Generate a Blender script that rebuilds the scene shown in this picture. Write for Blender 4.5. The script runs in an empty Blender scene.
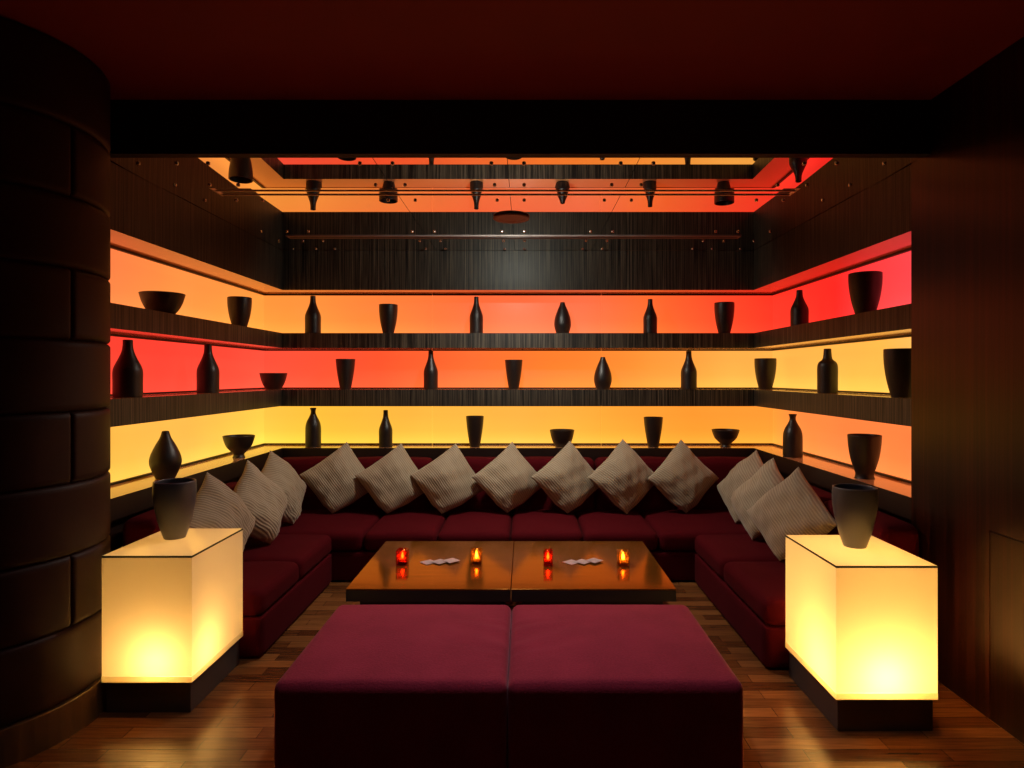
import bpy, bmesh, math, random
from mathutils import Vector, Matrix
random.seed(7)
scene = bpy.context.scene
COL = scene.collection
PI = math.pi
R = math.radians

# ------------------------------------------------------------------ helpers
def tag(o, label=None, cat=None, group=None, kind=None):
    if label: o['label'] = label
    if cat: o['category'] = cat
    if group: o['group'] = group
    if kind: o['kind'] = kind
    return o

def obj(name, bm, mats, parent=None, smooth=False, loc=None, recalc=True):
    me = bpy.data.meshes.new(name)
    if recalc:
        bmesh.ops.recalc_face_normals(bm, faces=bm.faces[:])
    if smooth:
        for f in bm.faces: f.smooth = True
    bm.to_mesh(me); bm.free()
    for m in (mats if isinstance(mats, (list, tuple)) else [mats]):
        me.materials.append(m)
    o = bpy.data.objects.new(name, me)
    COL.objects.link(o)
    if parent is not None: o.parent = parent
    if loc is not None: o.location = loc
    return o

def empty(name, loc=(0, 0, 0), rz=0.0):
    o = bpy.data.objects.new(name, None)
    o.empty_display_size = 0.1
    COL.objects.link(o)
    o.location = loc; o.rotation_euler = (0, 0, rz)
    return o

def dup(root, loc=None, rz=None):
    c = root.copy(); COL.objects.link(c)
    if loc is not None: c.location = loc
    if rz is not None: c.rotation_euler = (0, 0, rz)
    for ch in root.children:
        d = ch.copy(); COL.objects.link(d); d.parent = c
        d.matrix_parent_inverse = ch.matrix_parent_inverse.copy()
        for g in ch.children:
            e = g.copy(); COL.objects.link(e); e.parent = d
    return c

def box(bm, x0, x1, y0, y1, z0, z1, bevel=0.0, seg=2, mat=0):
    res = bmesh.ops.create_cube(bm, size=1.0)
    vs = res['verts']
    for v in vs:
        v.co = Vector(((x0 + x1) / 2 + v.co.x * (x1 - x0), (y0 + y1) / 2 + v.co.y * (y1 - y0), (z0 + z1) / 2 + v.co.z * (z1 - z0)))
    fs = set(f for v in vs for f in v.link_faces)
    for f in fs: f.material_index = mat
    if bevel > 0:
        es = list(set(e for v in vs for e in v.link_edges))
        bmesh.ops.bevel(bm, geom=es, offset=bevel, segments=seg, profile=0.5, affect='EDGES')
    return bm

def bx(*a, **k):
    return box(bmesh.new(), *a, **k)

def soft_box(x0, x1, y0, y1, z0, z1, r=0.04, dome=0.02, cuts=18, wob=0.0, seed=0, dome_axis=2):
    """upholstered block: rounded edges and a slightly domed face"""
    rnd = random.Random(seed)
    ph = [rnd.uniform(0, 6.28) for _ in range(6)]
    bm = bmesh.new()
    bmesh.ops.create_cube(bm, size=2.0)
    bmesh.ops.subdivide_edges(bm, edges=bm.edges[:], cuts=cuts, use_grid_fill=True)
    h = Vector(((x1 - x0) / 2, (y1 - y0) / 2, (z1 - z0) / 2))
    c = Vector(((x0 + x1) / 2, (y0 + y1) / 2, (z0 + z1) / 2))
    def remap(u):
        a = abs(u)
        return math.copysign(1 - (1 - a) ** 1.9, u)
    for v in bm.verts:
        s = Vector((remap(v.co.x), remap(v.co.y), remap(v.co.z)))
        p = Vector((s.x * h.x, s.y * h.y, s.z * h.z))
        q = Vector([max(-(h[i] - r), min(h[i] - r, p[i])) for i in range(3)])
        d = p - q
        if d.length > 1e-7: p = q + d.normalized() * r
        a = dome_axis; b, e = [i for i in range(3) if i != a]
        k = (1 - s[b] ** 2) * (1 - s[e] ** 2)
        t = 0.5 + 0.5 * s[a]
        p[a] += dome * k * t
        if wob:
            n = math.sin(9 * p.x + ph[0]) * math.sin(8 * p.y + ph[1]) + math.sin(17 * p.x + ph[2] + 3 * p.z) * math.sin(13 * p.y + ph[3])
            p[a] += wob * n * t * k ** 0.5
        v.co = c + p
    return bm

def lathe(profile, steps=40):
    bm = bmesh.new()
    rings = []
    for (r, z) in profile:
        if r < 1e-5:
            rings.append([bm.verts.new((0, 0, z))])
        else:
            rings.append([bm.verts.new((r * math.cos(2 * PI * i / steps), r * math.sin(2 * PI * i / steps), z)) for i in range(steps)])
    for a, b in zip(rings, rings[1:]):
        for i in range(steps):
            j = (i + 1) % steps
            if len(a) == 1 and len(b) > 1: bm.faces.new((a[0], b[j], b[i]))
            elif len(b) == 1 and len(a) > 1: bm.faces.new((a[i], a[j], b[0]))
            elif len(a) > 1: bm.faces.new((a[i], a[j], b[j], b[i]))
    return bm

# ------------------------------------------------------------------ materials
def s2l(c):
    return tuple(((x / 255) / 12.92 if x / 255 <= 0.04045 else ((x / 255 + 0.055) / 1.055) ** 2.4) for x in c)

def new_mat(name):
    m = bpy.data.materials.new(name); m.use_nodes = True
    nt = m.node_tree
    return m, nt, nt.nodes['Principled BSDF'], nt.nodes['Material Output']

def N(nt, typ, **kw):
    n = nt.nodes.new(typ)
    for k, v in kw.items():
        if k in n.inputs: n.inputs[k].default_value = v
        else: setattr(n, k, v)
    return n

def plain(name, color, rough=0.5, metal=0.0, ior=1.5, coat=0.0, coat_r=0.1, sheen=0.0, noise=0.0, nscale=30, bump=0.0):
    m, nt, p, out = new_mat(name)
    p.inputs['Base Color'].default_value = (*color, 1)
    p.inputs['Roughness'].default_value = rough
    p.inputs['Metallic'].default_value = metal
    p.inputs['IOR'].default_value = ior
    p.inputs['Coat Weight'].default_value = coat
    p.inputs['Coat Roughness'].default_value = coat_r
    p.inputs['Sheen Weight'].default_value = sheen
    if noise or bump:
        tc = N(nt, 'ShaderNodeTexCoord')
        no = N(nt, 'ShaderNodeTexNoise', Scale=nscale, Detail=5.0)
        nt.links.new(tc.outputs['Object'], no.inputs['Vector'])
        if noise:
            mx = N(nt, 'ShaderNodeMixRGB', blend_type='MIX')
            mx.inputs[1].default_value = (*[c * (1 - noise) for c in color], 1)
            mx.inputs[2].default_value = (*[min(1, c * (1 + noise)) for c in color], 1)
            nt.links.new(no.outputs['Fac'], mx.inputs[0])
            nt.links.new(mx.outputs[0], p.inputs['Base Color'])
        if bump:
            b = N(nt, 'ShaderNodeBump', Strength=bump, Distance=0.004)
            nt.links.new(no.outputs['Fac'], b.inputs['Height'])
            nt.links.new(b.outputs[0], p.inputs['Normal'])
    return m

def macassar(name, dark, light, rough=0.35, scale=55, coat=0.0):
    """dark veneer with fine vertical stripes"""
    m, nt, p, out = new_mat(name)
    g = N(nt, 'ShaderNodeNewGeometry')
    sep = N(nt, 'ShaderNodeSeparateXYZ')
    nt.links.new(g.outputs['Position'], sep.inputs[0])
    add = N(nt, 'ShaderNodeMath', operation='ADD')
    nt.links.new(sep.outputs['X'], add.inputs[0]); nt.links.new(sep.outputs['Y'], add.inputs[1])
    zz = N(nt, 'ShaderNodeMath', operation='MULTIPLY'); zz.inputs[1].default_value = 0.012
    nt.links.new(sep.outputs['Z'], zz.inputs[0])
    cmb = N(nt, 'ShaderNodeCombineXYZ')
    nt.links.new(add.outputs[0], cmb.inputs[0]); nt.links.new(zz.outputs[0], cmb.inputs[2])
    n1 = N(nt, 'ShaderNodeTexNoise', Scale=scale, Detail=4.0, Roughness=0.7)
    n2 = N(nt, 'ShaderNodeTexNoise', Scale=scale * 0.12, Detail=2.0)
    nt.links.new(cmb.outputs[0], n1.inputs['Vector']); nt.links.new(cmb.outputs[0], n2.inputs['Vector'])
    ramp = N(nt, 'ShaderNodeValToRGB')
    e = ramp.color_ramp.elements
    e[0].position = 0.44; e[0].color = (*dark, 1)
    e[1].position = 0.74; e[1].color = (*light, 1)
    nt.links.new(n1.outputs['Fac'], ramp.inputs[0])
    mx = N(nt, 'ShaderNodeMixRGB', blend_type='MULTIPLY'); mx.inputs[0].default_value = 0.6
    nt.links.new(ramp.outputs[0], mx.inputs[1]); nt.links.new(n2.outputs['Fac'], mx.inputs[2])
    nt.links.new(mx.outputs[0], p.inputs['Base Color'])
    p.inputs['Roughness'].default_value = rough
    p.inputs['Specular IOR Level'].default_value = 0.4
    b = N(nt, 'ShaderNodeBump', Strength=0.12, Distance=0.002)
    nt.links.new(n1.outputs['Fac'], b.inputs['Height']); nt.links.new(b.outputs[0], p.inputs['Normal'])
    return m

def fabric(name, color, scale=230, rib=0.35, sheen=0.4, sheen_tint=(1, .5, .6), var=0.25):
    m, nt, p, out = new_mat(name)
    tc = N(nt, 'ShaderNodeTexCoord')
    no = N(nt, 'ShaderNodeTexNoise', Scale=scale, Detail=2.0)
    nl = N(nt, 'ShaderNodeTexNoise', Scale=7.0, Detail=3.0)
    for n in (no, nl): nt.links.new(tc.outputs['Object'], n.inputs['Vector'])
    mx = N(nt, 'ShaderNodeMixRGB')
    mx.inputs[1].default_value = (*[c * (1 - var) for c in color], 1)
    mx.inputs[2].default_value = (*[c * (1 + var) for c in color], 1)
    ad = N(nt, 'ShaderNodeMath', operation='ADD'); 
    h = N(nt, 'ShaderNodeMath', operation='MULTIPLY'); h.inputs[1].default_value = 0.5
    nt.links.new(no.outputs['Fac'], ad.inputs[0]); nt.links.new(nl.outputs['Fac'], ad.inputs[1])
    nt.links.new(ad.outputs[0], h.inputs[0]); nt.links.new(h.outputs[0], mx.inputs[0])
    nt.links.new(mx.outputs[0], p.inputs['Base Color'])
    p.inputs['Roughness'].default_value = 0.9
    p.inputs['Specular IOR Level'].default_value = 0.08
    p.inputs['Sheen Weight'].default_value = sheen
    p.inputs['Sheen Tint'].default_value = (*sheen_tint, 1)
    p.inputs['Sheen Roughness'].default_value = 0.4
    b = N(nt, 'ShaderNodeBump', Strength=rib, Distance=0.003)
    nt.links.new(no.outputs['Fac'], b.inputs['Height']); nt.links.new(b.outputs[0], p.inputs['Normal'])
    return m

def rib_fabric(name, c0, c1):
    """taupe cushion cloth with wavy woven ribs"""
    m, nt, p, out = new_mat(name)
    tc = N(nt, 'ShaderNodeTexCoord')
    w = N(nt, 'ShaderNodeTexWave', Scale=21.0, Distortion=2.0, Detail=2.0)
    w.bands_direction = 'Z'; w.inputs['Detail Scale'].default_value = 0.7
    nt.links.new(tc.outputs['Object'], w.inputs['Vector'])
    ramp = N(nt, 'ShaderNodeValToRGB')
    e = ramp.color_ramp.elements
    e[0].position = 0.1; e[0].color = (*c0, 1); e[1].position = 0.75; e[1].color = (*c1, 1)
    nt.links.new(w.outputs['Fac'], ramp.inputs[0]); nt.links.new(ramp.outputs[0], p.inputs['Base Color'])
    p.inputs['Roughness'].default_value = 0.75
    p.inputs['Sheen Weight'].default_value = 0.2
    b = N(nt, 'ShaderNodeBump', Strength=0.55, Distance=0.004)
    nt.links.new(w.outputs['Fac'], b.inputs['Height']); nt.links.new(b.outputs[0], p.inputs['Normal'])
    return m

def parquet(name):
    m, nt, p, out = new_mat(name)
    g = N(nt, 'ShaderNodeNewGeometry')
    br = N(nt, 'ShaderNodeTexBrick')
    br.offset = 0.37; br.offset_frequency = 2; br.squash = 1.0
    br.inputs['Color1'].default_value = (0.34, 0.135, 0.042, 1)
    br.inputs['Color2'].default_value = (0.12, 0.037, 0.012, 1)
    br.inputs['Mortar'].default_value = (0.03, 0.012, 0.005, 1)
    br.inputs['Scale'].default_value = 1.0
    br.inputs['Mortar Size'].default_value = 0.0012
    br.inputs['Brick Width'].default_value = 0.52
    br.inputs['Row Height'].default_value = 0.075
    br.inputs['Bias'].default_value = 0.0
    nt.links.new(g.outputs['Position'], br.inputs['Vector'])
    mp = N(nt, 'ShaderNodeMapping'); mp.inputs['Scale'].default_value = (3.0, 45.0, 1.0)
    nt.links.new(g.outputs['Position'], mp.inputs['Vector'])
    no = N(nt, 'ShaderNodeTexNoise', Scale=2.0, Detail=6.0)
    nt.links.new(mp.outputs[0], no.inputs['Vector'])
    ramp = N(nt, 'ShaderNodeValToRGB')
    e = ramp.color_ramp.elements
    e[0].position = 0.3; e[0].color = (0.6, 0.55, 0.5, 1); e[1].position = 0.75; e[1].color = (1.15, 1.1, 1.05, 1)
    nt.links.new(no.outputs['Fac'], ramp.inputs[0])
    mx = N(nt, 'ShaderNodeMixRGB', blend_type='MULTIPLY'); mx.inputs[0].default_value = 1.0
    nt.links.new(br.outputs['Color'], mx.inputs[1]); nt.links.new(ramp.outputs[0], mx.inputs[2])
    nt.links.new(mx.outputs[0], p.inputs['Base Color'])
    p.inputs['Roughness'].default_value = 0.21
    b = N(nt, 'ShaderNodeBump', Strength=0.15, Distance=0.002)
    nt.links.new(br.outputs['Fac'], b.inputs['Height']); b.invert = True
    nt.links.new(b.outputs[0], p.inputs['Normal'])
    return m

def table_wood(name):
    m, nt, p, out = new_mat(name)
    tc = N(nt, 'ShaderNodeTexCoord')
    mp = N(nt, 'ShaderNodeMapping'); mp.inputs['Scale'].default_value = (2.0, 30.0, 30.0)
    nt.links.new(tc.outputs['Object'], mp.inputs['Vector'])
    no = N(nt, 'ShaderNodeTexNoise', Scale=2.0, Detail=6.0)
    nt.links.new(mp.outputs[0], no.inputs['Vector'])
    ramp = N(nt, 'ShaderNodeValToRGB')
    e = ramp.color_ramp.elements
    e[0].position = 0.3; e[0].color = (0.19, 0.068, 0.008, 1); e[1].position = 0.75; e[1].color = (0.31, 0.115, 0.014, 1)
    nt.links.new(no.outputs['Fac'], ramp.inputs[0]); nt.links.new(ramp.outputs[0], p.inputs['Base Color'])
    p.inputs['Roughness'].default_value = 0.11
    p.inputs['IOR'].default_value = 1.5
    p.inputs['Metallic'].default_value = 0.55
    p.inputs['Specular Tint'].default_value = (1.0, 0.40, 0.13, 1)
    return m

def panel_emission(name, stops, strength=1.0):
    """colour-changing LED back-light: u runs round the recess, v runs up the panel"""
    m, nt, p, out = new_mat(name)
    uv = N(nt, 'ShaderNodeUVMap')
    sep = N(nt, 'ShaderNodeSeparateXYZ'); nt.links.new(uv.outputs[0], sep.inputs[0])
    ramp = N(nt, 'ShaderNodeValToRGB')
    els = ramp.color_ramp.elements
    while len(els) < len(stops): els.new(0.5)
    for e, (t, c) in zip(els, stops):
        e.position = t
    for e, (t, c) in zip(els, stops):
        e.color = (*s2l(c), 1)
    nt.links.new(sep.outputs['X'], ramp.inputs[0])
    vr = N(nt, 'ShaderNodeValToRGB')
    e = vr.color_ramp.elements
    e[0].position = 0.0; e[0].color = (1.30,) * 3 + (1,); e[1].position = 1.0; e[1].color = (1.12, 0.92, 0.98, 1)
    k = e.new(0.35); k.color = (1.0,) * 3 + (1,)
    k = e.new(0.75); k.color = (1.0, 0.90, 0.95, 1)
    nt.links.new(sep.outputs['Y'], vr.inputs[0])
    tc = N(nt, 'ShaderNodeTexCoord')
    no = N(nt, 'ShaderNodeTexNoise', Scale=1.6, Detail=1.0); nt.links.new(tc.outputs['Object'], no.inputs['Vector'])
    md = N(nt, 'ShaderNodeMapRange'); md.inputs[3].default_value = 0.9; md.inputs[4].default_value = 1.1
    nt.links.new(no.outputs['Fac'], md.inputs[0])
    mx = N(nt, 'ShaderNodeMixRGB', blend_type='MULTIPLY'); mx.inputs[0].default_value = 1.0
    nt.links.new(ramp.outputs[0], mx.inputs[1]); nt.links.new(vr.outputs[0], mx.inputs[2])
    mx2 = N(nt, 'ShaderNodeMixRGB', blend_type='MULTIPLY'); mx2.inputs[0].default_value = 1.0
    nt.links.new(mx.outputs[0], mx2.inputs[1]); nt.links.new(md.outputs[0], mx2.inputs[2])
    p.inputs['Base Color'].default_value = (0.06, 0.04, 0.03, 1)
    p.inputs['Roughness'].default_value = 0.35
    nt.links.new(mx2.outputs[0], p.inputs['Emission Color'])
    p.inputs['Emission Strength'].default_value = strength
    return m

def emit(name, color, strength):
    m, nt, p, out = new_mat(name)
    p.inputs['Base Color'].default_value = (*color, 1)
    p.inputs['Emission Color'].default_value = (*color, 1)
    p.inputs['Emission Strength'].default_value = strength
    return m

def diffuser(name, trans=(0.94, 0.80, 0.54), back=(0.94, 0.86, 0.68), mix=0.58, gloss=0.3):
    """frosted acrylic: scatters light both through and back"""
    m, nt, p, out = new_mat(name)
    nt.nodes.remove(p)
    t = N(nt, 'ShaderNodeBsdfTranslucent'); t.inputs['Color'].default_value = (*trans, 1)
    d = N(nt, 'ShaderNodeBsdfDiffuse'); d.inputs['Color'].default_value = (*back, 1)
    gl = N(nt, 'ShaderNodeBsdfGlossy'); gl.inputs['Roughness'].default_value = 0.06
    mx = N(nt, 'ShaderNodeMixShader'); mx.inputs[0].default_value = mix
    nt.links.new(t.outputs[0], mx.inputs[1]); nt.links.new(d.outputs[0], mx.inputs[2])
    fr = N(nt, 'ShaderNodeFresnel'); fr.inputs['IOR'].default_value = 1.45
    fm = N(nt, 'ShaderNodeMath', operation='MULTIPLY'); fm.inputs[1].default_value = gloss
    nt.links.new(fr.outputs[0], fm.inputs[0])
    m2 = N(nt, 'ShaderNodeMixShader')
    nt.links.new(fm.outputs[0], m2.inputs[0]); nt.links.new(mx.outputs[0], m2.inputs[1]); nt.links.new(gl.outputs[0], m2.inputs[2])
    nt.links.new(m2.outputs[0], out.inputs['Surface'])
    return m

def tinted_glass(name, tint, body):
    m, nt, p, out = new_mat(name)
    nt.nodes.remove(p)
    tr = N(nt, 'ShaderNodeBsdfTransparent'); tr.inputs['Color'].default_value = (*tint, 1)
    tl = N(nt, 'ShaderNodeBsdfTranslucent'); tl.inputs['Color'].default_value = (*body, 1)
    gl = N(nt, 'ShaderNodeBsdfGlossy'); gl.inputs['Roughness'].default_value = 0.05
    mx = N(nt, 'ShaderNodeMixShader'); mx.inputs[0].default_value = 0.16
    nt.links.new(tr.outputs[0], mx.inputs[1]); nt.links.new(tl.outputs[0], mx.inputs[2])
    fr = N(nt, 'ShaderNodeFresnel'); fr.inputs['IOR'].default_value = 1.45
    m2 = N(nt, 'ShaderNodeMixShader')
    nt.links.new(fr.outputs[0], m2.inputs[0]); nt.links.new(mx.outputs[0], m2.inputs[1]); nt.links.new(gl.outputs[0], m2.inputs[2])
    nt.links.new(m2.outputs[0], out.inputs['Surface'])
    return m

M = {}
M['wood'] = macassar('macassar_veneer', (0.007, 0.005, 0.004), (0.20, 0.16, 0.11), 0.50, 75)
M['wall_wood'] = macassar('wall_veneer', (0.006, 0.0016, 0.001), (0.062, 0.010, 0.006), 0.30, 34)
M['lacquer'] = plain('shelf_lacquer', (0.62, 0.30, 0.13), 0.10, ior=2.2)
M['ledge_face'] = plain('ledge_face', (0.014, 0.006, 0.005), 0.4)
M['black'] = plain('black_strip', (0.010, 0.005, 0.004), 0.45)
M['ceil'] = plain('ceiling_paint', (0.22, 0.003, 0.004), 0.8, noise=0.1, nscale=3)
M['beam'] = plain('beam_paint', (0.012, 0.008, 0.008), 0.8)
M['floor'] = parquet('parquet')
M['velvet'] = fabric('burgundy_velvet', (0.080, 0.0025, 0.006), sheen=0.02, sheen_tint=(1, .3, .35))
M['ottoman'] = fabric('plum_velvet', (0.30, 0.026, 0.050), scale=150, rib=0.6, sheen=0.2, var=0.5)
M['taupe'] = rib_fabric('taupe_rib', (0.31, 0.24, 0.155), (0.44, 0.355, 0.24))
M['vase'] = plain('dark_ceramic', (0.010, 0.006, 0.006), 0.42, noise=0.2, nscale=60)
M['vase_grey'] = plain('charcoal_ceramic', (0.062, 0.060, 0.075), 0.36)
M['table'] = table_wood('table_veneer')
M['table_base_edge'] = plain('table_base_and_edge_shade', (0.012, 0.008, 0.007), 0.6)  # base colour, reused to paint shade on the slab edges
M['leather'] = plain('padded_leather', (0.024, 0.0035, 0.0018), 0.55, noise=0.3, nscale=9, bump=0.2)
M['col_base'] = plain('column_base_wood', (0.10, 0.050, 0.022), 0.4, noise=0.2, nscale=12)
M['leather'].node_tree.nodes['Principled BSDF'].inputs['Specular IOR Level'].default_value = 0.22
M['wall_wood'].node_tree.nodes['Principled BSDF'].inputs['Specular Tint'].default_value = (1.0, 0.6, 0.5, 1)
M['mirror'] = plain('smoked_mirror', (0.80, 0.76, 0.74), 0.0, metal=1.0)
M['screw'] = plain('mirror_screw_metal', (0.55, 0.52, 0.50), 0.25, metal=1.0)
M['metal'] = plain('brushed_metal', (0.30, 0.26, 0.24), 0.4, metal=1.0)
M['dark_metal'] = plain('lamp_base_metal', (0.09, 0.07, 0.06), 0.38, metal=0.3)
M['shade'] = diffuser('frosted_acrylic', gloss=0.25)
M['glass_top'] = diffuser('frosted_glass_top', mix=0.5, gloss=0.9)
M['edge'] = plain('glass_edge', (0.10, 0.09, 0.035), 0.2)
M['rim'] = diffuser('frosted_rim', trans=(0.50, 0.40, 0.20), mix=0.5)
M['card'] = plain('coaster_card', (0.50, 0.36, 0.34), 0.7)
M['wax'] = plain('candle_wax', (0.8, 0.62, 0.35), 0.6)
M['flame'] = emit('candle_flame', (1.0, 0.50, 0.10), 40.0)
M['red_glass'] = tinted_glass('red_glass', (0.95, 0.18, 0.08), (0.9, 0.10, 0.03))
M['amber_glass'] = tinted_glass('amber_glass', (1.0, 0.66, 0.25), (0.95, 0.50, 0.12))
M['slot_grey'] = plain('grey_slot_paint', (0.22, 0.17, 0.16), 0.6)
M['slot_metal'] = plain('bright_slot_metal', (0.75, 0.66, 0.60), 0.5, metal=1.0)
M['grille'] = plain('red_brown_grille', (0.16, 0.045, 0.025), 0.5)

TOP_STOPS = [(0.0, (255, 118, 72)), (0.10, (255, 150, 70)), (0.25, (255, 158, 62)), (0.31, (255, 150, 62)), (0.46, (255, 112, 58)),
             (0.56, (255, 118, 72)), (0.62, (255, 112, 48)), (0.69, (255, 78, 42)), (0.74, (255, 55, 36)), (0.86, (255, 40, 34)), (0.97, (255, 78, 82))]
MID_STOPS = [(0.0, (255, 64, 48)), (0.14, (255, 70, 52)), (0.26, (255, 84, 60)), (0.37, (255, 88, 46)), (0.46, (255, 116, 52)), (0.53, (255, 130, 46)),
             (0.61, (255, 150, 54)), (0.70, (255, 178, 74)), (0.80, (255, 186, 76)), (0.92, (255, 190, 76)), (1.0, (255, 205, 110))]
LOW_STOPS = [(0.0, (255, 190, 72)), (0.12, (255, 194, 80)), (0.25, (255, 204, 74)), (0.31, (255, 200, 62)), (0.40, (255, 192, 68)), (0.50, (255, 188, 72)),
             (0.58, (255, 174, 58)), (0.66, (255, 160, 50)), (0.73, (255, 162, 54)), (0.80, (255, 140, 66)), (1.0, (255, 130, 66))]
M['panel_top'] = panel_emission('led_top', TOP_STOPS, 1.02)
M['panel_mid'] = panel_emission('led_mid', MID_STOPS, 1.02)
M['panel_low'] = panel_emission('led_low', LOW_STOPS, 1.02)

# ------------------------------------------------------------------ dimensions (metres; camera at the origin looking along +Y)
H = 1.40                      # eye height
F, CX, CY = 640.0, 525.0, 376.0
XL, XR, YB, YF, YL = -2.01, 1.895, 5.30, 3.14, 3.05   # shelf fronts of the recess, and its mouth
DP = 0.27                     # depth of shelves
ZM = 2.44                     # mirror ceiling
ZC = 2.69                     # main ceiling
Z_SOF, Z1T, Z1B, Z2T, Z2B, ZL = 2.112, 1.756, 1.632, 1.288, 1.152, 0.804

# ------------------------------------------------------------------ room shell
tag(obj('floor', bx(-3.2, 3.0, -1.5, 5.7, -0.05, 0.0), M['floor']), kind='structure')
tag(obj('ceiling', bx(-3.2, 3.0, -1.5, 3.0, ZC, ZC + 0.05), M['ceil']), kind='structure')
tag(obj('trim_1', bx(-2.6, 2.5, 2.99, 3.045, ZM - 0.002, ZC), M['beam']), kind='structure')   # bulkhead over the mouth of the recess
tag(obj('ceiling', bx(-2.6, 2.5, 3.045, 5.7, ZM + 0.06, ZM + 0.11), M['beam']), kind='structure')
tag(obj('wall_back', bx(-2.6, 2.5, YB + DP + 0.03, YB + DP + 0.1, 0, ZM + 0.06), M['beam']), kind='structure')
tag(obj('wall_left', bx(-2.75, XL, -1.5, YL - 0.001, 0, ZC), M['wall_wood']), kind='structure')
bm = bmesh.new()                                                     # right wall: veneer panels with thin joints
for a, b in ((-1.5, -0.3), (-0.3, 0.9), (0.9, 2.61)):
    box(bm, XR, XR + 0.05, a + 0.0015, b - 0.0015, 0.0, 0.7665, bevel=0.0015, seg=1)
box(bm, XR, XR + 0.05, -1.5, YF, 0.7695, ZC)
box(bm, XR, XR + 0.05, 2.6115, YF, 0.0, 0.7695)
box(bm, XR + 0.051, XR + 0.4, -1.5, YF - 0.01, 0, ZC)
tag(obj('wall_right', bm, M['wall_wood']), kind='structure')
for nm, x0, x1 in (('wall_left', XL - DP - 0.1, XL - DP - 0.03), ('wall_right', XR + DP + 0.03, XR + DP + 0.1)):
    tag(obj(nm, bx(x0, x1, YL, YB + DP + 0.03, 0, ZM + 0.06), M['beam']), kind='structure')

def u_board(z0, z1, o0=0.0, o1=DP, lip=0.0):
    """U-shaped board running round the three sides of the recess"""
    bm = bmesh.new()
    inn = [(XL - o0, YL), (XL - o0, YB + o0), (XR + o0, YB + o0), (XR + o0, YF)]
    out = [(XL - o1, YL), (XL - o1, YB + o1), (XR + o1, YB + o1), (XR + o1, YF)]
    vi = [[bm.verts.new((x, y, z)) for (x, y) in inn] for z in (z0, z1)]
    vo = [[bm.verts.new((x, y, z)) for (x, y) in out] for z in (z0, z1)]
    for i in range(3):
        bm.faces.new((vi[0][i], vi[0][i + 1], vi[1][i + 1], vi[1][i])).material_index = 0
        bm.faces.new((vo[0][i], vo[0][i + 1], vo[1][i + 1], vo[1][i])).material_index = 1
        for k in (0, 1):
            bm.faces.new((vi[k][i], vi[k][i + 1], vo[k][i + 1], vo[k][i])).material_index = 1
    for i in (0, 3):
        bm.faces.new((vi[0][i], vo[0][i], vo[1][i], vi[1][i])).material_index = 0
    return bm

tag(obj('trim_2', u_board(Z_SOF, ZM - 0.001), [M['wood'], M['lacquer']]), kind='structure')
s = tag(obj('wall_shelf', u_board(Z1B, Z1T), [M['wood'], M['lacquer']]),
        'upper striped dark veneer shelf wrapping round the recess, between the top and middle glowing rows', 'shelf', 'display shelves round the recess')
s = tag(obj('wall_shelf', u_board(Z2B, Z2T), [M['wood'], M['lacquer']]),
        'lower striped dark veneer shelf wrapping round the recess, between the middle and bottom glowing rows', 'shelf', 'display shelves round the recess')
s = tag(obj('ledge', u_board(ZL - 0.11, ZL), [M['ledge_face'], M['lacquer']]),
        'glossy dark ledge behind the sofa backs, catching the yellow and orange glow', 'ledge')
tag(obj('trim_3', u_board(0.0, ZL - 0.112, 0.06, 0.12), [M['ledge_face'], M['ledge_face']]), kind='structure')

# ------------------------------------------------------------------ backlit panels
PER_S = YB + DP - YF; PER_B = XR - XL + 2 * DP; PER = 2 * PER_S + PER_B
def panel(row, mat, side, a, b, z0, z1, label):
    """a..b: world extent along the side; the face looks into the recess"""
    g = 0.002
    if side == 'back':
        y0 = YB + DP - 0.012
        bm = bx(a + g, b - g, y0, y0 + 0.03, z0, z1)
    elif side == 'left':
        x0 = XL - DP + 0.012
        bm = bx(x0 - 0.03, x0, a + g, b - g, z0, z1)
    else:
        x0 = XR + DP - 0.012
        bm = bx(x0, x0 + 0.03, a + g, b - g, z0, z1)
    uv = bm.loops.layers.uv.new('UVMap')
    for f in bm.faces:
        for l in f.loops:
            c = l.vert.co
            if side == 'left': u = (c.y - YF) / PER
            elif side == 'back': u = (PER_S + c.x - (XL - DP)) / PER
            else: u = (PER_S + PER_B + (YB + DP - c.y)) / PER
            l[uv].uv = (max(0.001, min(0.999, u)), (c.z - z0) / (z1 - z0))
    root = tag(obj('light_panel', bm, mat), label, 'light panel', 'backlit panels behind the shelves')
    for za, zb in ((z0, z0 + 0.012), (z1 - 0.013, z1)):
        if side == 'back': e = bx(max(a + g, XL - DP + 0.031), min(b - g, XR + DP - 0.031), YB + DP - 0.03, YB + DP - 0.0125, za, zb)
        elif side == 'left': e = bx(XL - DP + 0.0125, XL - DP + 0.03, a + g, min(b - g, YB + DP - 0.0125), za, zb)
        else: e = bx(XR + DP - 0.03, XR + DP - 0.0125, a + g, min(b - g, YB + DP - 0.0125), za, zb)
        obj('edge_strip', e, M['black'], root)
    return root

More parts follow.
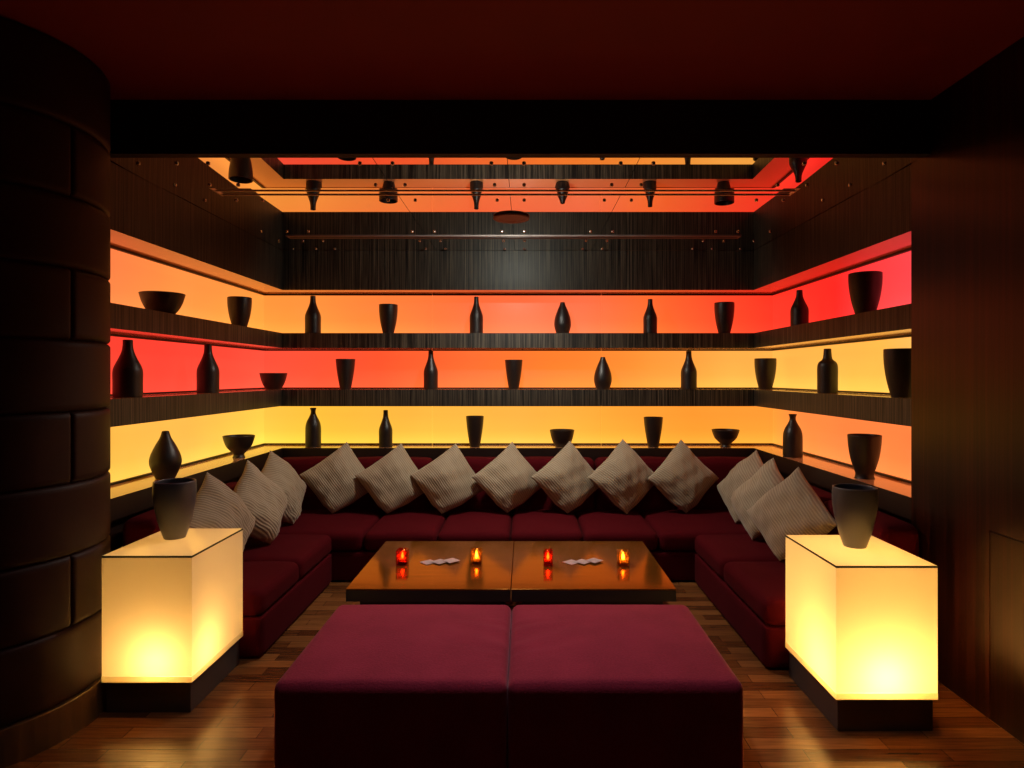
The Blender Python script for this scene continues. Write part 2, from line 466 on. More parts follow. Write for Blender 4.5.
bx_b = [XL - DP + 0.0125, -0.803, 0.66, XR + DP - 0.0125]
ysd = [YF, 4.35, YB + DP + 0.016]
ysl = [YL, 4.35, YB + DP + 0.016]
rows = [('top', 'panel_top', Z1T, Z_SOF, ('orange', 'orange', 'orange red'), ('salmon orange', 'orange'), ('red', 'pinkish red')),
        ('middle', 'panel_mid', Z2T, Z1B, ('red orange', 'orange', 'amber'), ('red', 'red'), ('amber', 'amber')),
        ('bottom', 'panel_low', ZL, Z2B, ('yellow', 'golden yellow', 'amber'), ('yellow', 'yellow'), ('orange', 'orange'))]
for (rn, mk, z0, z1, cb, cl, cr) in rows:
    for i, w in enumerate(('left', 'centre', 'right')):
        panel(rn, M[mk], 'back', bx_b[i], bx_b[i + 1], z0 + 0.001, z1 - 0.001,
              f'glowing {cb[i]} backlit panel, {w} third of the {rn} row on the back wall')
    for i, w in enumerate(('nearest the padded column', 'next to the back corner')):
        panel(rn, M[mk], 'left', ysl[i], ysl[i + 1], z0 + 0.001, z1 - 0.001,
              f'glowing {cl[i]} backlit panel, {rn} row of the left side, {w}')
    for i, w in enumerate(('nearest the veneered right wall', 'next to the back corner')):
        panel(rn, M[mk], 'right', ysd[i], ysd[i + 1], z0 + 0.001, z1 - 0.001,
              f'glowing {cr[1 - i]} backlit panel, {rn} row of the right side, {w}')

# ------------------------------------------------------------------ mirrored ceiling over the recess
xs = [XL + 0.002, -0.73, -0.085, 0.55, XR - 0.002]
mrows = [('front', 3.05, 3.53, [3.14, 3.47], 0.0), ('middle', 3.69, 4.72, [3.79, 4.60], 0.0), ('rear', 4.82, YB - 0.002, [4.93, 5.24], 0.0)]
TILT = {'front': R(-1.2), 'middle': R(-0.22), 'rear': 0.0}
cols = ['far left', 'centre left', 'centre right', 'far right']
for (rn, y0, y1, sy, _) in mrows:
    for i in range(4):
        a, b = xs[i] + 0.0015, xs[i + 1] - 0.0015
        cx, cy = (a + b) / 2, (y0 + y1) / 2
        root = tag(empty('mirror_panel', (cx, cy, ZM)), f'smoked mirror ceiling panel, {cols[i]} of the {rn} row over the recess', 'mirror panel', 'mirrored ceiling panels')
        root.rotation_euler = (TILT[rn], 0, 0)
        obj('mirror_sheet', bx(a - cx, b - cx, y0 - cy, y1 - cy, 0, 0.006), M['mirror'], root)
        px = []
        for e, s in ((0, 1), (1, -1)):
            edge = xs[i + e]
            if i == 0 and e == 0: px += [edge + 0.11, -1.71, -1.555]
            elif i == 3 and e == 1: px += [edge - 0.13, 1.37, 1.53]
            else: px.append(edge + s * 0.08)
        for x in px:
            for y in sy:
                bm = lathe([(0.0, -0.009), (0.007, -0.0085), (0.010, -0.006), (0.010, 0.0)], 12)
                obj('screw', bm, M['screw'], root, smooth=True, loc=(x - cx, y - cy, 0))
# slots between the mirror rows
bm = bmesh.new()
for y in (3.536, 3.600, 3.680): box(bm, -1.74, 1.52, y - 0.003, y + 0.003, ZM - 0.002, ZM + 0.003)
for x in (-1.744, 1.516): box(bm, x, x + 0.008, 3.531, 3.684, ZM - 0.004, ZM + 0.003)
r = tag(obj('ceiling_slot', bm, M['slot_metal']), 'long slim metal slot with three thin parallel bars in the mirror ceiling, nearer the front', 'ceiling slot', 'linear ceiling slots')
obj('mirror_strip', bx(-1.74, 1.52, 3.533, 3.686, ZM + 0.003, ZM + 0.007), M['mirror'], r)
bm = bmesh.new()
box(bm, -1.77, 1.60, 4.728, 4.812, ZM - 0.008, ZM + 0.004, bevel=0.002, seg=1)
r = tag(obj('ceiling_slot', bm, M['slot_grey']), 'long slim grey metal slot in the mirror ceiling, nearer the back wall', 'ceiling slot', 'linear ceiling slots')
obj('gap', bx(-1.75, 1.58, 4.758, 4.782, ZM - 0.010, ZM - 0.008), M['black'], r)
for (xa, xb, y0, y1) in ((XL + .002, -1.745, 3.532, 3.688), (1.525, XR - .002, 3.532, 3.688), (XL + .002, -1.775, 4.722, 4.818), (1.605, XR - .002, 4.722, 4.818)):
    tag(obj('trim_4', bx(xa, xb, y0, y1, ZM, ZM + 0.006), M['mirror']), kind='structure')

# round flush downlight in the mirror
dl = tag(empty('downlight', (-0.09, 4.19, ZM - 0.006)), 'round red-brown flush downlight in the middle of the mirror ceiling', 'downlight')
obj('bezel', lathe([(0.085, -0.004), (0.115, -0.008), (0.120, -0.004), (0.120, 0.0), (0.085, 0.0), (0.085, -0.004)], 48), M['grille'], dl, smooth=True)
obj('lens', lathe([(0.0, -0.003), (0.085, -0.003), (0.085, 0.0), (0.0, 0.0)], 48), M['grille'], dl)

# ------------------------------------------------------------------ padded column on the left
CCX, CCY, CR = -2.219, 2.580, 0.46
def col_pad(bm, z0, z1, a0, a1):
    na, nz = 40, 14
    def edge(d, w=0.016):
        d = min(1.0, max(0.0, d / w)); return math.sqrt(max(0, 1 - (1 - d) ** 2))
    def lin(i, n, lo, hi):
        t = i / n
        t = t + 0.0
        t = 0.5 - 0.5 * math.cos(PI * t) if True else t
        return lo + (hi - lo) * t
    grid = []
    for j in range(nz + 1):
        z = lin(j, nz, z0, z1)
        row = []
        for i in range(na + 1):
            a = lin(i, na, a0, a1)
            dz = min(z - z0, z1 - z); da = min(a - a0, a1 - a) * CR
            r = CR - 0.020 + 0.020 * edge(dz) * edge(da)
            row.append(bm.verts.new((r * math.cos(a), r * math.sin(a), z)))
        grid.append(row)
    for j in range(nz):
        for i in range(na):
            bm.faces.new((grid[j][i], grid[j][i + 1], grid[j + 1][i + 1], grid[j + 1][i]))
bm = bmesh.new()
zs = [0.14, 0.42, 0.70, 0.98, 1.26, 1.54, 1.82, 2.10, 2.38, ZC - 0.002]
for k in range(len(zs) - 1):
    off = R(-10) if k % 2 else R(35)
    for q in range(4):
        col_pad(bm, zs[k], zs[k + 1], off + q * PI / 2, off + (q + 1) * PI / 2)
bm2 = lathe([(CR - 0.019, 0.0), (CR - 0.019, ZC - 0.002)], 64)
me_t = bpy.data.meshes.new('tmp'); bm2.to_mesh(me_t); bm2.free(); bm.from_mesh(me_t)
col = tag(obj('column', bm, M['leather'], smooth=True, loc=(CCX, CCY, 0)), 'round column clad in curved padded brown leather blocks at the left edge', 'column')
obj('base_band', lathe([(CR - 0.03, 0.138), (CR + 0.002, 0.138), (CR + 0.004, 0.134), (CR + 0.004, 0.0), (CR - 0.03, 0.0)], 64), M['col_base'], col, smooth=False)

# ------------------------------------------------------------------ sofas
SEAT = 0.35
def sofa_part(name, root, args, mat='velvet', **k):
    return obj(name, soft_box(*args, **k), M[mat], root, smooth=True)
# left
left = tag(empty('sofa', (-1.65, 3.72, 0)), 'dark burgundy velvet sofa along the left side of the recess', 'sofa', 'three sofas lining the recess')
right = tag(empty('sofa', (1.5, 3.72, 0)), 'dark burgundy velvet sofa along the right side of the recess', 'sofa', 'three sofas lining the recess')
back = tag(empty('sofa', (-0.05, 4.8, 0)), 'long dark burgundy velvet sofa along the back wall, holding the row of seven cushions', 'sofa', 'three sofas lining the recess')
def local(root, a):
    x, y = root.location.x, root.location.y
    return (a[0] - x, a[1] - x, a[2] - y, a[3] - y, a[4], a[5])
XI_L, XI_R = -1.294, 1.135
for root, xi, xo, ya in ((left, XI_L, XL + 0.005, 3.15), (right, XI_R, XR - 0.005, 3.03)):
    sgn = 1 if xi > xo else -1
    lo = lambda a, b: (min(a, b), max(a, b))
    x0, x1 = lo(xi - sgn * 0.006, xo + sgn * 0.02)
    sofa_part('base', root, local(root, (x0, x1, ya + 0.006, 4.318, 0.012, 0.205)), r=0.012, dome=0, cuts=6)
    seams = [ya, 3.70, 4.322]
    for i, (a, b) in enumerate(zip(seams, seams[1:])):
        x0, x1 = lo(xi, xo + sgn * 0.19)
        sofa_part('seat_cushion', root, local(root, (x0, x1, a, b - 0.003, 0.205, SEAT - 0.012)), r=0.045, dome=0.014, wob=0.002, seed=i)
        x0, x1 = lo(xo + sgn * 0.003, xo + sgn * 0.20)
        sofa_part('back_cushion', root, local(root, (x0, x1, a, b - 0.003, 0.20, 0.69)), r=0.05, dome=0.012, wob=0.002, seed=i + 9)
xb = [XL + 0.005, -1.10, -0.60, -0.10, 0.40, 0.91, XR - 0.005]
sofa_part('base', back, local(back, (XL + 0.01, XR - 0.01, 4.336, 5.28, 0.012, 0.205)), r=0.012, dome=0, cuts=6)
for i, (a, b) in enumerate(zip(xb, xb[1:])):
    sofa_part('seat_cushion', back, local(back, (a + 0.001, b - 0.002, 4.33, 5.12, 0.205, SEAT - 0.012)), r=0.045, dome=0.014, wob=0.002, seed=20 + i)
xk = [XL + 0.005, -1.40, -0.745, -0.09, 0.565, 1.21, XR - 0.005]
for i, (a, b) in enumerate(zip(xk, xk[1:])):
    o = sofa_part('back_cushion', back, local(back, (a + 0.001, b - 0.002, 5.08, 5.285, 0.20, 0.735)), r=0.05, dome=0.01, wob=0.002, seed=40 + i)

# ------------------------------------------------------------------ cushions
def pillow_mesh(seed, s=0.415, t=0.108):
    rnd = random.Random(seed)
    ph = [rnd.uniform(0, 6.28) for _ in range(8)]
    n = 30
    bm = bmesh.new()
    def pos(u, v, side):
        pu, pv = math.sin(u * PI / 2), math.sin(v * PI / 2)
        k = max(0.0, (1 - pu * pu) * (1 - pv * pv))
        x = pu * s / 2 * (1.03 - 0.055 * (1 - pv * pv))
        z = pv * s / 2 * (1.03 - 0.055 * (1 - pu * pu))
        w = 0.006 * math.sin(11 * pu + ph[0] + 3 * pv) * math.sin(7 * pv + ph[1]) + 0.004 * math.sin(21 * pv + 9 * pu * pv + ph[2])
        th = t * k ** 0.52 + w * k ** 0.3 * side
        edge_w = 0.008 * (math.sin(4 * pu + ph[3]) + math.sin(5 * pv + ph[4]))
        return (x, side * th + edge_w, z)
    us = [-1 + 2 * i / n for i in range(n + 1)]
    top = [[bm.verts.new(pos(u, v, 1)) for u in us] for v in us]
    bot = [[(top[j][i] if i in (0, n) or j in (0, n) else bm.verts.new(pos(us[i], us[j], -1))) for i in range(n + 1)] for j in range(n + 1)]
    for g, fl in ((top, 0), (bot, 1)):
        for j in range(n):
            for i in range(n):
                q = [g[j][i], g[j][i + 1], g[j + 1][i + 1], g[j + 1][i]]
                bm.faces.new(q[::-1] if fl else q)
    return bm

# (px, py of the cushion's centre, depth, yaw, lean, roll, label)
P = [
    (342, 474, 5.01, 15, 13, 55, 'taupe ribbed cushion at the left end of the back sofa row'),
    (396, 475, 5.01, 15, 13, 56, 'taupe ribbed cushion, second from the left on the back sofa'),
    (450, 475, 5.01, 15, 14, 57, 'taupe ribbed cushion, third from the left on the back sofa'),
    (510, 474, 5.01, 15, 13, 52, 'taupe ribbed cushion in the middle of the back sofa row'),
    (568, 473, 5.01, 15, 13, 51, 'taupe ribbed cushion on the back sofa directly below the small bowl on the ledge'),
    (623, 471, 5.01, 15, 13, 48, 'smooth taupe cushion on the back sofa, second from its right end'),
    (681, 472, 5.01, 15, 13, 47, 'taupe ribbed cushion at the right end of the back sofa row'),
]
def pt(px, py, D):
    return Vector(((px - CX) / F * D, D, H - (py - CY) / F * D))
from mathutils.bvhtree import BVHTree
def tree(o, mw):
    return BVHTree.FromPolygons([mw @ v.co for v in o.data.vertices], [list(p.vertices) for p in o.data.polygons])
def world(o):
    m = Matrix.LocRotScale(o.location, o.rotation_euler, o.scale)
    return world(o.parent) @ m if o.parent else m
SOLID = [tree(c, world(c)) for r_ in (left, right, back) for c in r_.children]
PLACED = []
def settle(o, away):
    """ease a cushion off the sofa (and off its neighbours) until the surfaces only touch"""
    away = Vector(away)
    o.matrix_world = Matrix.Translation((0, 0, -0.040)) @ o.matrix_world
    mw = o.matrix_world.copy(); inv = mw.inverted()
    lo_z = min((mw @ v.co).z for v in o.data.vertices)
    if lo_z < 0.355:                                # the lowest corner is squashed flat on the seat
        for v in o.data.vertices:
            p = mw @ v.co
            if p.z < 0.415:
                p.z = 0.355 + (p.z - lo_z) / (0.415 - lo_z) * 0.060
                v.co = inv @ p
    for k in range(40):
        t = tree(o, o.matrix_world)
        hit_s = any(t.overlap(x) for x in SOLID)
        hit_p = any(t.overlap(x) for x in PLACED)
        if not (hit_s or hit_p): break
        o.matrix_world = Matrix.Translation(away * 0.005) @ o.matrix_world
    if __name__ == 'settle_check': print('settled', o.name, k)
    PLACED.append(tree(o, o.matrix_world))
for i, (px, py, D, yaw, lean, roll, lab) in enumerate(P):
    o = tag(obj('cushion', pillow_mesh(i), M['taupe'], smooth=True), lab, 'cushion', 'taupe cushions on the sofas')
    o.matrix_world = Matrix.Translation(pt(px, py, D)) @ Matrix.Rotation(R(yaw), 4, 'Z') @ Matrix.Rotation(R(-lean), 4, 'X') @ Matrix.Rotation(R(roll), 4, 'Y')
    settle(o, (0, -1, 0))
S = [   # position, yaw, lean, roll
    ((-1.73, 3.56, 0.625), 78, 18, 50, 'brown ribbed cushion on the left sofa, half hidden behind the charcoal vase'),
    ((-1.72, 4.05, 0.625), 78, 18, 47, 'taupe ribbed cushion on the left sofa, below the footed bowl on the ledge'),
    ((-1.73, 4.54, 0.625), 78, 18, 46, 'taupe cushion on the left sofa, deepest in the left corner'),
    ((1.60, 4.62, 0.625), -66, 22, 40, 'taupe ribbed cushion on the right sofa, deepest in the right corner'),
    ((1.57, 4.17, 0.625), -66, 22, 40, 'taupe ribbed cushion in the middle of the three on the right sofa'),
    ((1.54, 3.70, 0.625), -58, 22, 42, 'taupe ribbed cushion on the right sofa, nearest the glowing cube'),
]
for i, (loc, yaw, lean, roll, lab) in enumerate(S):
    o = tag(obj('cushion', pillow_mesh(20 + i), M['taupe'], smooth=True), lab, 'cushion', 'taupe cushions on the sofas')
    o.matrix_world = Matrix.Translation(loc) @ Matrix.Rotation(R(yaw), 4, 'Z') @ Matrix.Rotation(R(-lean), 4, 'X') @ Matrix.Rotation(R(roll), 4, 'Y')
    settle(o, (0.6, -0.5, 0) if loc[0] < 0 else (-0.6, -0.5, 0))

# ------------------------------------------------------------------ coffee tables
TZ = 0.36
for (x0, x1, lab) in ((-0.876, -0.0705, 'low brown veneer coffee table, left one of the pair'), (-0.0675, 0.740, 'low brown veneer coffee table, right one of the pair')):
    cx = (x0 + x1) / 2
    r = tag(empty('coffee_table', (cx, 3.58, 0)), lab, 'table', 'pair of low coffee tables')
    w = (x1 - x0) / 2
    obj('tabletop', bx(-w, w, 3.125 - 3.58, 4.03 - 3.58, TZ - 0.008, TZ, bevel=0.0015, seg=1), M['table'], r)
    obj('shaded_slab_edge', bx(-w + 0.001, w - 0.001, 3.126 - 3.58, 4.029 - 3.58, TZ - 0.062, TZ - 0.0082), M['table_base_edge'], r)  # slab front painted near-black, standing in for its unlit side
    obj('base', bx(-w + 0.05, w - 0.05, 3.20 - 3.58, 3.96 - 3.58, 0.0, TZ - 0.0622, bevel=0.004), M['table_base_edge'], r)

# candles
def candle(px, by, w, h, glass, lab):
    D = F * (H - TZ) / (by - CY)
    r = tag(empty('candle_holder', ((px - CX) / F * D, D, TZ)), lab, 'candle', 'tealight holders on the tables')
    bm = bmesh.new(); a = w / 2; t = 0.006
    box(bm, -a, a, -a, a, 0, 0.014, bevel=0.003)
    for (x0, x1, y0, y1) in ((-a, a, -a, -a + t), (-a, a, a - t, a), (-a, -a + t, -a + t, a - t), (a - t, a, -a + t, a - t)):
        box(bm, x0, x1, y0, y1, 0.014, h, bevel=0.0015, seg=1)
    obj('glass_cup', bm, glass, r)
    tl = obj('tealight', lathe([(0, 0.0145), (0.017, 0.0145), (0.017, 0.028), (0.0155, 0.028), (0.015, 0.026), (0, 0.026)], 24), M['wax'], r, smooth=False)
    obj('flame', lathe([(0, 0.028), (0.004, 0.032), (0.0085, 0.040), (0.0055, 0.052), (0.0020, 0.064), (0, 0.070)], 16), M['flame'], tl, smooth=True)
candle(402.5, 563.5, 0.062, 0.080, M['red_glass'], 'square red glass tealight holder on the left table')
candle(476.5, 563.0, 0.060, 0.078, M['amber_glass'], 'square amber glass tealight holder on the left table')
candle(548.0, 564.5, 0.050, 0.082, M['red_glass'], 'square red glass tealight holder on the right table')
candle(623.0, 564.5, 0.062, 0.078, M['amber_glass'], 'square amber glass tealight holder on the right table')
# coasters
for (x0, y0, tb) in ((428.5, 562.5, 'left'), (571.5, 562.5, 'right')):
    for k in range(3):
        px = x0 + 11.4 * k
        D = F * (H - TZ) / (y0 - (0.6 if k == 2 else 0) - CY)
        o = tag(obj('coaster', bx(-0.036, 0.036, -0.036, 0.036, 0, 0.003, bevel=0.0006, seg=1), M['card']),
                f'pale square paper coaster on the {tb} table, ' + ('leftmost of its fan of three', 'middle of its fan of three', 'rightmost of its fan of three')[k], 'coaster', 'coasters on the tables')
        o.location = ((px - CX) / F * D, D, TZ + 0.0002 + 0.0031 * k); o.rotation_euler = (0, 0, R(45 + (-3, 4, -2)[k]))

# ------------------------------------------------------------------ ottomans
for i, (x0, x1, lab) in enumerate(((-0.842, -0.060, 'large plum velvet ottoman block in the foreground, left one of the pair'), (-0.058, 0.733, 'large plum velvet ottoman block in the foreground, right one of the pair'))):
    cx = (x0 + x1) / 2
    bm = soft_box(x0 - cx, x1 - cx, 2.122 - 2.5, 2.88 - 2.5, 0.01, 0.380, r=0.034, dome=0.016, cuts=44, wob=0.0012, seed=70 + i)
    sx = x1 - cx if i == 0 else x0 - cx                 # gathers in the cloth beside the shared seam
    for v in bm.verts:
        if v.co.z > 0.34:
            d = abs(v.co.x - sx)
            v.co.z += 0.0050 * math.sin(150 * v.co.y + 22 * d + 2 * math.sin(9 * v.co.y)) * min(1, d / 0.03) * math.exp(-d / 0.13) * max(0, 1 - (v.co.y / 0.33) ** 2)
    o = tag(obj('ottoman', bm, M['ottoman'], smooth=True, loc=(cx, 2.5, 0)), lab, 'ottoman', 'pair of velvet ottomans')
    for q in o.data.polygons: pass

# ------------------------------------------------------------------ glowing cube tables
def cube_lamp(x0, x1, y0, y1, lab, bulb, power):
    cx, cy = (x0 + x1) / 2, (y0 + y1) / 2
    w, d = (x1 - x0) / 2, (y1 - y0) / 2
    zt, zb = 0.655, 0.130
    r = tag(empty('cube_lamp', (cx, cy, 0)), lab, 'lamp', 'glowing cube side tables')
    obj('base', bx(-w + 0.012, w - 0.012, -d + 0.012, d - 0.012, 0, zb - 0.002, bevel=0.003), M['dark_metal'], r)
    bm = bmesh.new()                                   # lower frosted band
    vs = [[bm.verts.new((sx * w, sy * d, z)) for sx, sy in ((-1, -1), (1, -1), (1, 1), (-1, 1))] for z in (zb - 0.001, zb + 0.0255)]
    for i in range(4):
        j = (i + 1) % 4
        bm.faces.new((vs[0][i], vs[0][j], vs[1][j], vs[1][i]))
    obj('rim', bm, M['rim'], r)
    bm = bmesh.new()                                   # four frosted sides
    vs = [[bm.verts.new((sx * (w - 0.001), sy * (d - 0.001), z)) for sx, sy in ((-1, -1), (1, -1), (1, 1), (-1, 1))] for z in (zb + 0.026, zt - 0.008)]
    for i in range(4):
        j = (i + 1) % 4
        bm.faces.new((vs[0][i], vs[0][j], vs[1][j], vs[1][i]))
    obj('shade', bm, M['shade'], r)
    bm = bx(-w + 0.001, w - 0.001, -d + 0.001, d - 0.001, zb - 0.0015, zb + 0.002)
    obj('reflector', bm, plain('lamp_floor_white', (0.8, 0.75, 0.65), 0.6), r)
    bm = bmesh.new()
    f = bm.faces.new([bm.verts.new((sx * (w - 0.0015), sy * (d - 0.0015), zt)) for sx, sy in ((-1, -1), (1, -1), (1, 1), (-1, 1))])
    tp = obj('top_panel', bm, M['glass_top'], r)
    bm = bmesh.new()
    for (a, b, c, e) in ((-w, w, -d, -d + 0.0015), (-w, w, d - 0.0015, d), (-w, -w + 0.0015, -d + 0.0015, d - 0.0015), (w - 0.0015, w, -d + 0.0015, d - 0.0015)):
        box(bm, a, b, c, e, zt - 0.008, zt)
    obj('top_edge', bm, M['edge'], tp)
    bm = lathe([(0, -0.03), (0.02, -0.024), (0.03, 0), (0.02, 0.024), (0, 0.03)], 20)
    rad = 0.03
    L = bpy.data.lights.new('bulb', 'POINT'); L.energy = power; L.color = (1.0, 0.60, 0.20); L.shadow_soft_size = rad
    lo = bpy.data.objects.new('bulb', L); COL.objects.link(lo); lo.parent = r; lo.location = (bulb[0] - cx, bulb[1] - cy, bulb[2])
    bm.free()
    return r
cube_lamp(-1.754, -1.379, 2.65, 3.13, 'glowing cream cube table on a dark plinth at the left, beside the padded column', (-1.53, 2.77, 0.215), 6.2)
cube_lamp(1.22, 1.62, 2.51, 3.00, 'glowing yellow cube table on a dark plinth at the right, brighter at its foot', (1.42, 2.65, 0.215), 11.0)

# ------------------------------------------------------------------ vases, bottles and bowls
def smooth_profile(pts, n=7):
    out = []
    for i in range(len(pts) - 1):
        p0 = pts[max(0, i - 1)]; p1 = pts[i]; p2 = pts[i + 1]; p3 = pts[min(len(pts) - 1, i + 2)]
        for k in range(n):
            t = k / n
            out.append(tuple(0.5 * ((2 * p1[j]) + (-p0[j] + p2[j]) * t + (2 * p0[j] - 5 * p1[j] + 4 * p2[j] - p3[j]) * t * t + (-p0[j] + 3 * p1[j] - 3 * p2[j] + p3[j]) * t ** 3) for j in (0, 1)))
    out.append(pts[-1])
    return out
OUT = {
    'urn': [(0.50, 0.0), (0.58, 0.08), (0.80, 0.34), (0.96, 0.64), (1.0, 0.80), (0.98, 1.0)],   # outer profiles: radius as a share of the half width, height as a share of the height
    'tumbler': [(0.58, 0.0), (0.66, 0.10), (0.84, 0.36), (0.96, 0.64), (1.0, 0.84), (1.0, 1.0)],
    'goblet': [(0.60, 0.0), (0.56, 0.04), (0.54, 0.12), (0.66, 0.24), (0.84, 0.48), (0.95, 0.75), (1.0, 1.0)],
    'beaker': [(0.54, 0.0), (0.60, 0.08), (0.76, 0.36), (0.90, 0.66), (0.97, 0.88), (1.0, 1.0)],
    'bottle': [(0.95, 0.0), (1.0, 0.03), (1.0, 0.25), (1.0, 0.44), (0.90, 0.54), (0.62, 0.68), (0.42, 0.80), (0.35, 0.90), (0.34, 1.0)],
    'stout_bottle': [(0.95, 0.0), (1.0, 0.03), (1.0, 0.30), (1.0, 0.58), (0.86, 0.69), (0.52, 0.76), (0.42, 0.84), (0.36, 1.0)],
    'flared_bottle': [(0.95, 0.0), (1.0, 0.03), (1.0, 0.25), (0.98, 0.50), (0.84, 0.64), (0.50, 0.78), (0.34, 0.86), (0.32, 0.93), (0.42, 1.0)],
    'teardrop': [(0.72, 0.0), (0.80, 0.05), (0.97, 0.22), (1.0, 0.34), (0.90, 0.52), (0.62, 0.74), (0.36, 0.90), (0.26, 1.0)],
    'footed_teardrop': [(0.60, 0.0), (0.66, 0.04), (0.86, 0.18), (1.0, 0.34), (0.92, 0.50), (0.64, 0.70), (0.36, 0.86), (0.22, 1.0)],
    'bowl': [(0.48, 0.0), (0.55, 0.03), (0.74, 0.28), (0.88, 0.58), (0.96, 0.85), (1.0, 1.0)],
    'footed_bowl': [(0.40, 0.0), (0.36, 0.06), (0.34, 0.16), (0.52, 0.30), (0.78, 0.52), (0.93, 0.80), (1.0, 1.0)],
}
def vessel(kind, hw, h):
    prof = smooth_profile([(r * hw, z * h) for r, z in OUT[kind]], 6)
    t = min(0.008, hw * 0.16)
    inner = [(max(0.002, r - t), max(z, t * 1.5)) for r, z in prof[::-1]]
    inner = [p for p in inner if p[1] > t * 1.5]
    full = [(0.0, 0.0)] + prof + [(prof[-1][0] - t * 0.5, h + t * 0.25)] + [(r, z) for r, z in inner] + [(0.0, t * 1.5)]
    return lathe(full, 40)
WORDS = {'tumbler': ('vase', 'tapered vase'), 'beaker': ('vase', 'slim tapered vase'), 'goblet': ('vase', 'waisted vase'), 'bottle': ('bottle', 'bottle'), 'stout_bottle': ('bottle', 'stout bottle'),
         'flared_bottle': ('bottle', 'bottle with flared lip'), 'teardrop': ('vase', 'teardrop vase'), 'footed_teardrop': ('vase', 'teardrop vase'), 'bowl': ('bowl', 'bowl'), 'footed_bowl': ('bowl', 'footed bowl')}
NAMES = {'vase': 'vase', 'bottle': 'bottle_vase', 'bowl': 'bowl'}
def put(kind, side, x0, x1, yt, yb, zs, lab, inset=0.085, mat='vase'):
    px = (x0 + x1) / 2
    if side == 'back':
        D = YB + inset; X = (px - CX) / F * D
    elif side == 'left':
        X = XL - inset; D = F * X / (px - CX)
    else:
        X = XR + inset; D = F * X / (px - CX)
    hw = (x1 - x0) / 2 * D / F
    h = (yb - yt) * D / F
    cat = WORDS[kind][0]
    o = tag(obj(NAMES[cat], vessel(kind, hw, h), M[mat], smooth=True, loc=(X, D, zs + 0.0005)), lab, cat,
            {'vase': 'dark vases on the shelves', 'bottle': 'dark bottles on the shelves', 'bowl': 'dark bowls on the shelves'}[cat])
    return o
T, MD, LW = Z1T, Z2T, ZL
# upper shelf
put('bowl', 'left', 141.7, 183, 291, 311.5, T, 'wide dark bowl on the upper shelf of the left side')
put('tumbler', 'left', 228.3, 251, 295, 324.7, T, 'dark tapered vase on the upper shelf of the left side')
put('bottle', 'back', 305.3, 320.6, 295.6, 333, T, 'dark bottle on the upper shelf, nearest the back left corner')
put('tumbler', 'back', 379.2, 397.5, 304.2, 333, T, 'dark tapered vase on the upper shelf, left part of the back wall')
put('bottle', 'back', 469.7, 483, 296.4, 333, T, 'slim dark bottle on the upper shelf, left of the teardrop vase')
put('teardrop', 'back', 554.2, 571, 301.9, 333, T, 'dark teardrop vase on the upper shelf, middle of the back wall')
put('bottle', 'back', 643.4, 657, 298.7, 333, T, 'slim dark bottle on the upper shelf, right of the teardrop vase')
put('tumbler', 'back', 714.7, 734, 302.3, 333, T, 'dark tapered vase on the upper shelf, nearest the back right corner')
put('bottle', 'right', 791, 808, 287.8, 324, T, 'dark bottle on the upper shelf of the right side against red light')
put('tumbler', 'right', 850, 880.5, 270.8, 312, T, 'large dark tapered vase on the upper shelf of the right side')
# lower shelf
put('bottle', 'left', 114.7, 141, 340, 397, MD, 'largest dark bottle on the lower shelf, next to the padded column')
put('bottle', 'left', 197.8, 218.3, 344.8, 393, MD, 'dark bottle in the middle of the left side of the lower shelf')
put('bowl', 'back', 260.3, 286.6, 373.3, 389.3, MD, 'small dark bowl in the back left corner of the lower shelf')
put('beaker', 'back', 336, 355, 360, 390, MD, 'dark tapered vase on the lower shelf, leftmost on the back wall')
put('bottle', 'back', 423.8, 437.8, 351.9, 390, MD, 'slim dark bottle on the lower shelf, left part of the back wall')
put('beaker', 'back', 505, 522.5, 360.8, 390, MD, 'dark tapered vase on the lower shelf, at the middle of the back wall')
put('teardrop', 'back', 594, 611.7, 358, 390, MD, 'dark teardrop vase on the lower shelf')
put('bottle', 'back', 681, 696.6, 352, 390, MD, 'dark bottle on the lower shelf, right part of the back wall')
put('tumbler', 'back', 755, 775.8, 359.4, 390, MD, 'dark tapered vase in the back right corner of the lower shelf')
put('stout_bottle', 'right', 818, 837, 349.5, 393.6, MD, 'stout dark bottle on the lower shelf of the right side')
put('tumbler', 'right', 885.6, 918, 350.3, 398.3, MD, 'large dark tapered vase at the front end of the lower shelf, against the right wall')
# ledge
put('footed_teardrop', 'left', 151, 180, 428.6, 475.5, LW, 'large dark teardrop vase on the ledge of the left side')
put('footed_bowl', 'left', 223.8, 254, 434, 455.5, LW, 'dark footed bowl on the ledge of the left side')
put('flared_bottle', 'back', 305.6, 320.8, 407.8, 446.5, LW, 'dark bottle with a flared lip on the ledge, nearest the back left corner')
put('bottle', 'back', 379, 392.3, 410, 446.5, LW, 'slim dark bottle on the ledge, above the second cushion')
put('beaker', 'back', 466, 483.8, 416, 446.5, LW, 'dark tapered vase on the ledge, left of the small bowl')
put('bowl', 'back', 549.7, 574.5, 429.7, 446.5, LW, 'small dark bowl on the ledge at the middle of the back wall')
put('beaker', 'back', 643.8, 662.8, 417, 446.5, LW, 'dark tapered vase on the ledge, right of the small bowl')
put('footed_bowl', 'back', 712, 739, 430, 447, LW, 'dark footed bowl on the ledge, near the back right corner')
put('flared_bottle', 'right', 783.4, 802, 413.8, 456, LW, 'dark bottle on the ledge of the right side')
put('goblet', 'right', 849, 880, 434, 477, LW, 'large dark waisted vase on the ledge of the right side, behind the cube table vase')
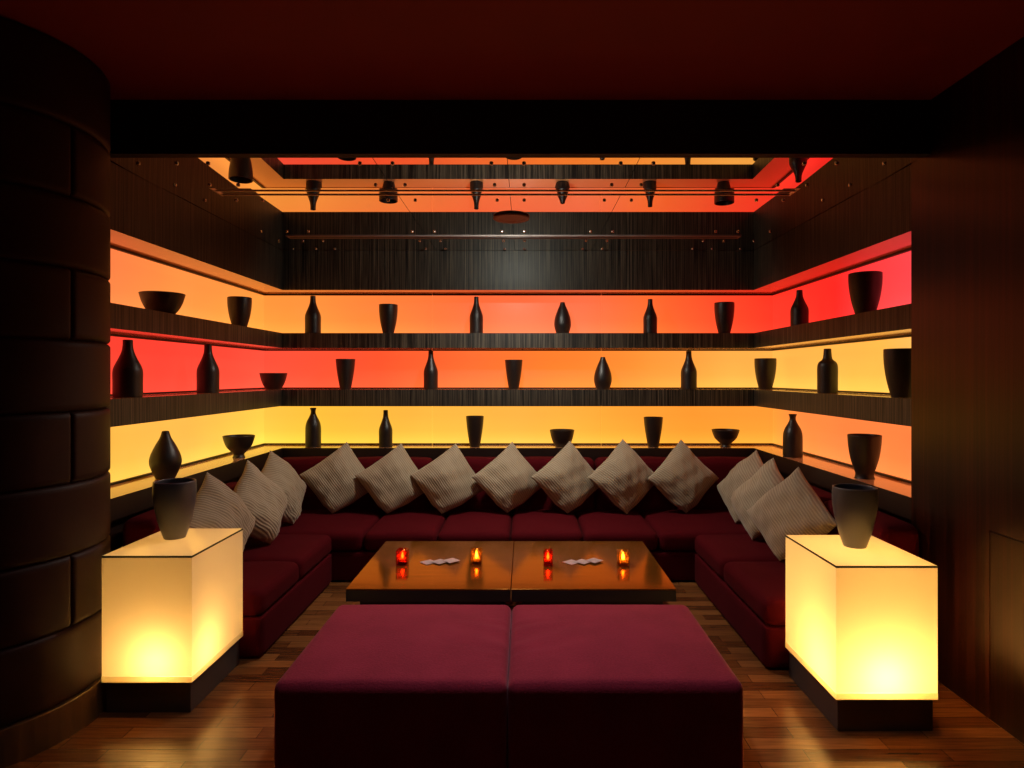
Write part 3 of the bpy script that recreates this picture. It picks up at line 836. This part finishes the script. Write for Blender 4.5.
# on the cube tables
def lamp_vase(x0, x1, yt, yb, D, zt, lab):
    px = (x0 + x1) / 2
    o = tag(obj('vase', vessel('urn', (x1 - x0) / 2 * D / F * 0.955, (yb - yt) * D / F), M['vase_grey'], smooth=True, loc=((px - CX) / F * D, D, zt + 0.0005)), lab, 'vase', 'charcoal vases on the cube tables')
lamp_vase(154.2, 195.3, 482, 538.5, 2.95, 0.655, 'charcoal tapered vase standing on the left glowing cube table')
lamp_vase(833, 876.5, 487, 546, 2.80, 0.655, 'charcoal tapered vase standing on the right glowing cube table')

# ------------------------------------------------------------------ lights
def spot(name, loc, target, energy, size, blend, color, rad=0.03):
    L = bpy.data.lights.new(name, 'SPOT'); L.energy = energy; L.spot_size = R(size); L.spot_blend = blend; L.color = color; L.shadow_soft_size = rad
    o = bpy.data.objects.new(name, L); COL.objects.link(o); o.location = loc
    o.rotation_euler = (Vector(target) - Vector(loc)).to_track_quat('-Z', 'Y').to_euler()
    return o
spot('downlight_beam', (-0.09, 4.19, ZM - 0.02), (-0.09, 4.19, 0), 92, 150, 0.45, (1.0, 0.91, 0.78), 0.05)
spot('added_fascia_wash', (-0.09, 4.31, ZM - 0.03), (-0.09, 5.3, 1.75), 20, 165, 0.25, (0.92, 0.97, 0.84), 0.02)  # added spot with no fitting of its own, brightens the back fascia
spot('downlight_beam', (-0.13, 2.2, ZC - 0.02), (-0.05, 2.72, 0.38), 34, 64, 1.0, (0.95, 0.90, 1.0), 0.04)
spot('downlight_beam', (0.03, 2.2, ZC - 0.02), (-0.05, 2.66, 0.38), 22, 112, 1.0, (0.92, 0.92, 1.0), 0.04)
w = bpy.data.worlds.new('night'); scene.world = w; w.use_nodes = True
w.node_tree.nodes['Background'].inputs[0].default_value = (0.02, 0.01, 0.01, 1)
w.node_tree.nodes['Background'].inputs[1].default_value = 0.05

# ------------------------------------------------------------------ camera and view
cam = bpy.data.cameras.new('camera'); co = bpy.data.objects.new('camera', cam); COL.objects.link(co)
co.location = (0, 0, H); co.rotation_euler = (R(90), 0, 0)
cam.sensor_width = 36; cam.lens = 36 * F / 1024
cam.shift_x = -(CX - 512) / 1024; cam.shift_y = -(384 - CY) / 1024
cam.clip_start = 0.02
scene.camera = co
vs = scene.view_settings
scene.display_settings.display_device = 'sRGB'
vs.view_transform = 'Standard'; vs.look = 'None'; vs.gamma = 1.0; vs.exposure = 0.0; vs.use_curve_mapping = False
cy = scene.cycles
cy.use_denoising = True
cy.max_bounces = 12; cy.diffuse_bounces = 6; cy.glossy_bounces = 6; cy.transmission_bounces = 8; cy.transparent_max_bounces = 12
cy.sample_clamp_indirect = 6.0
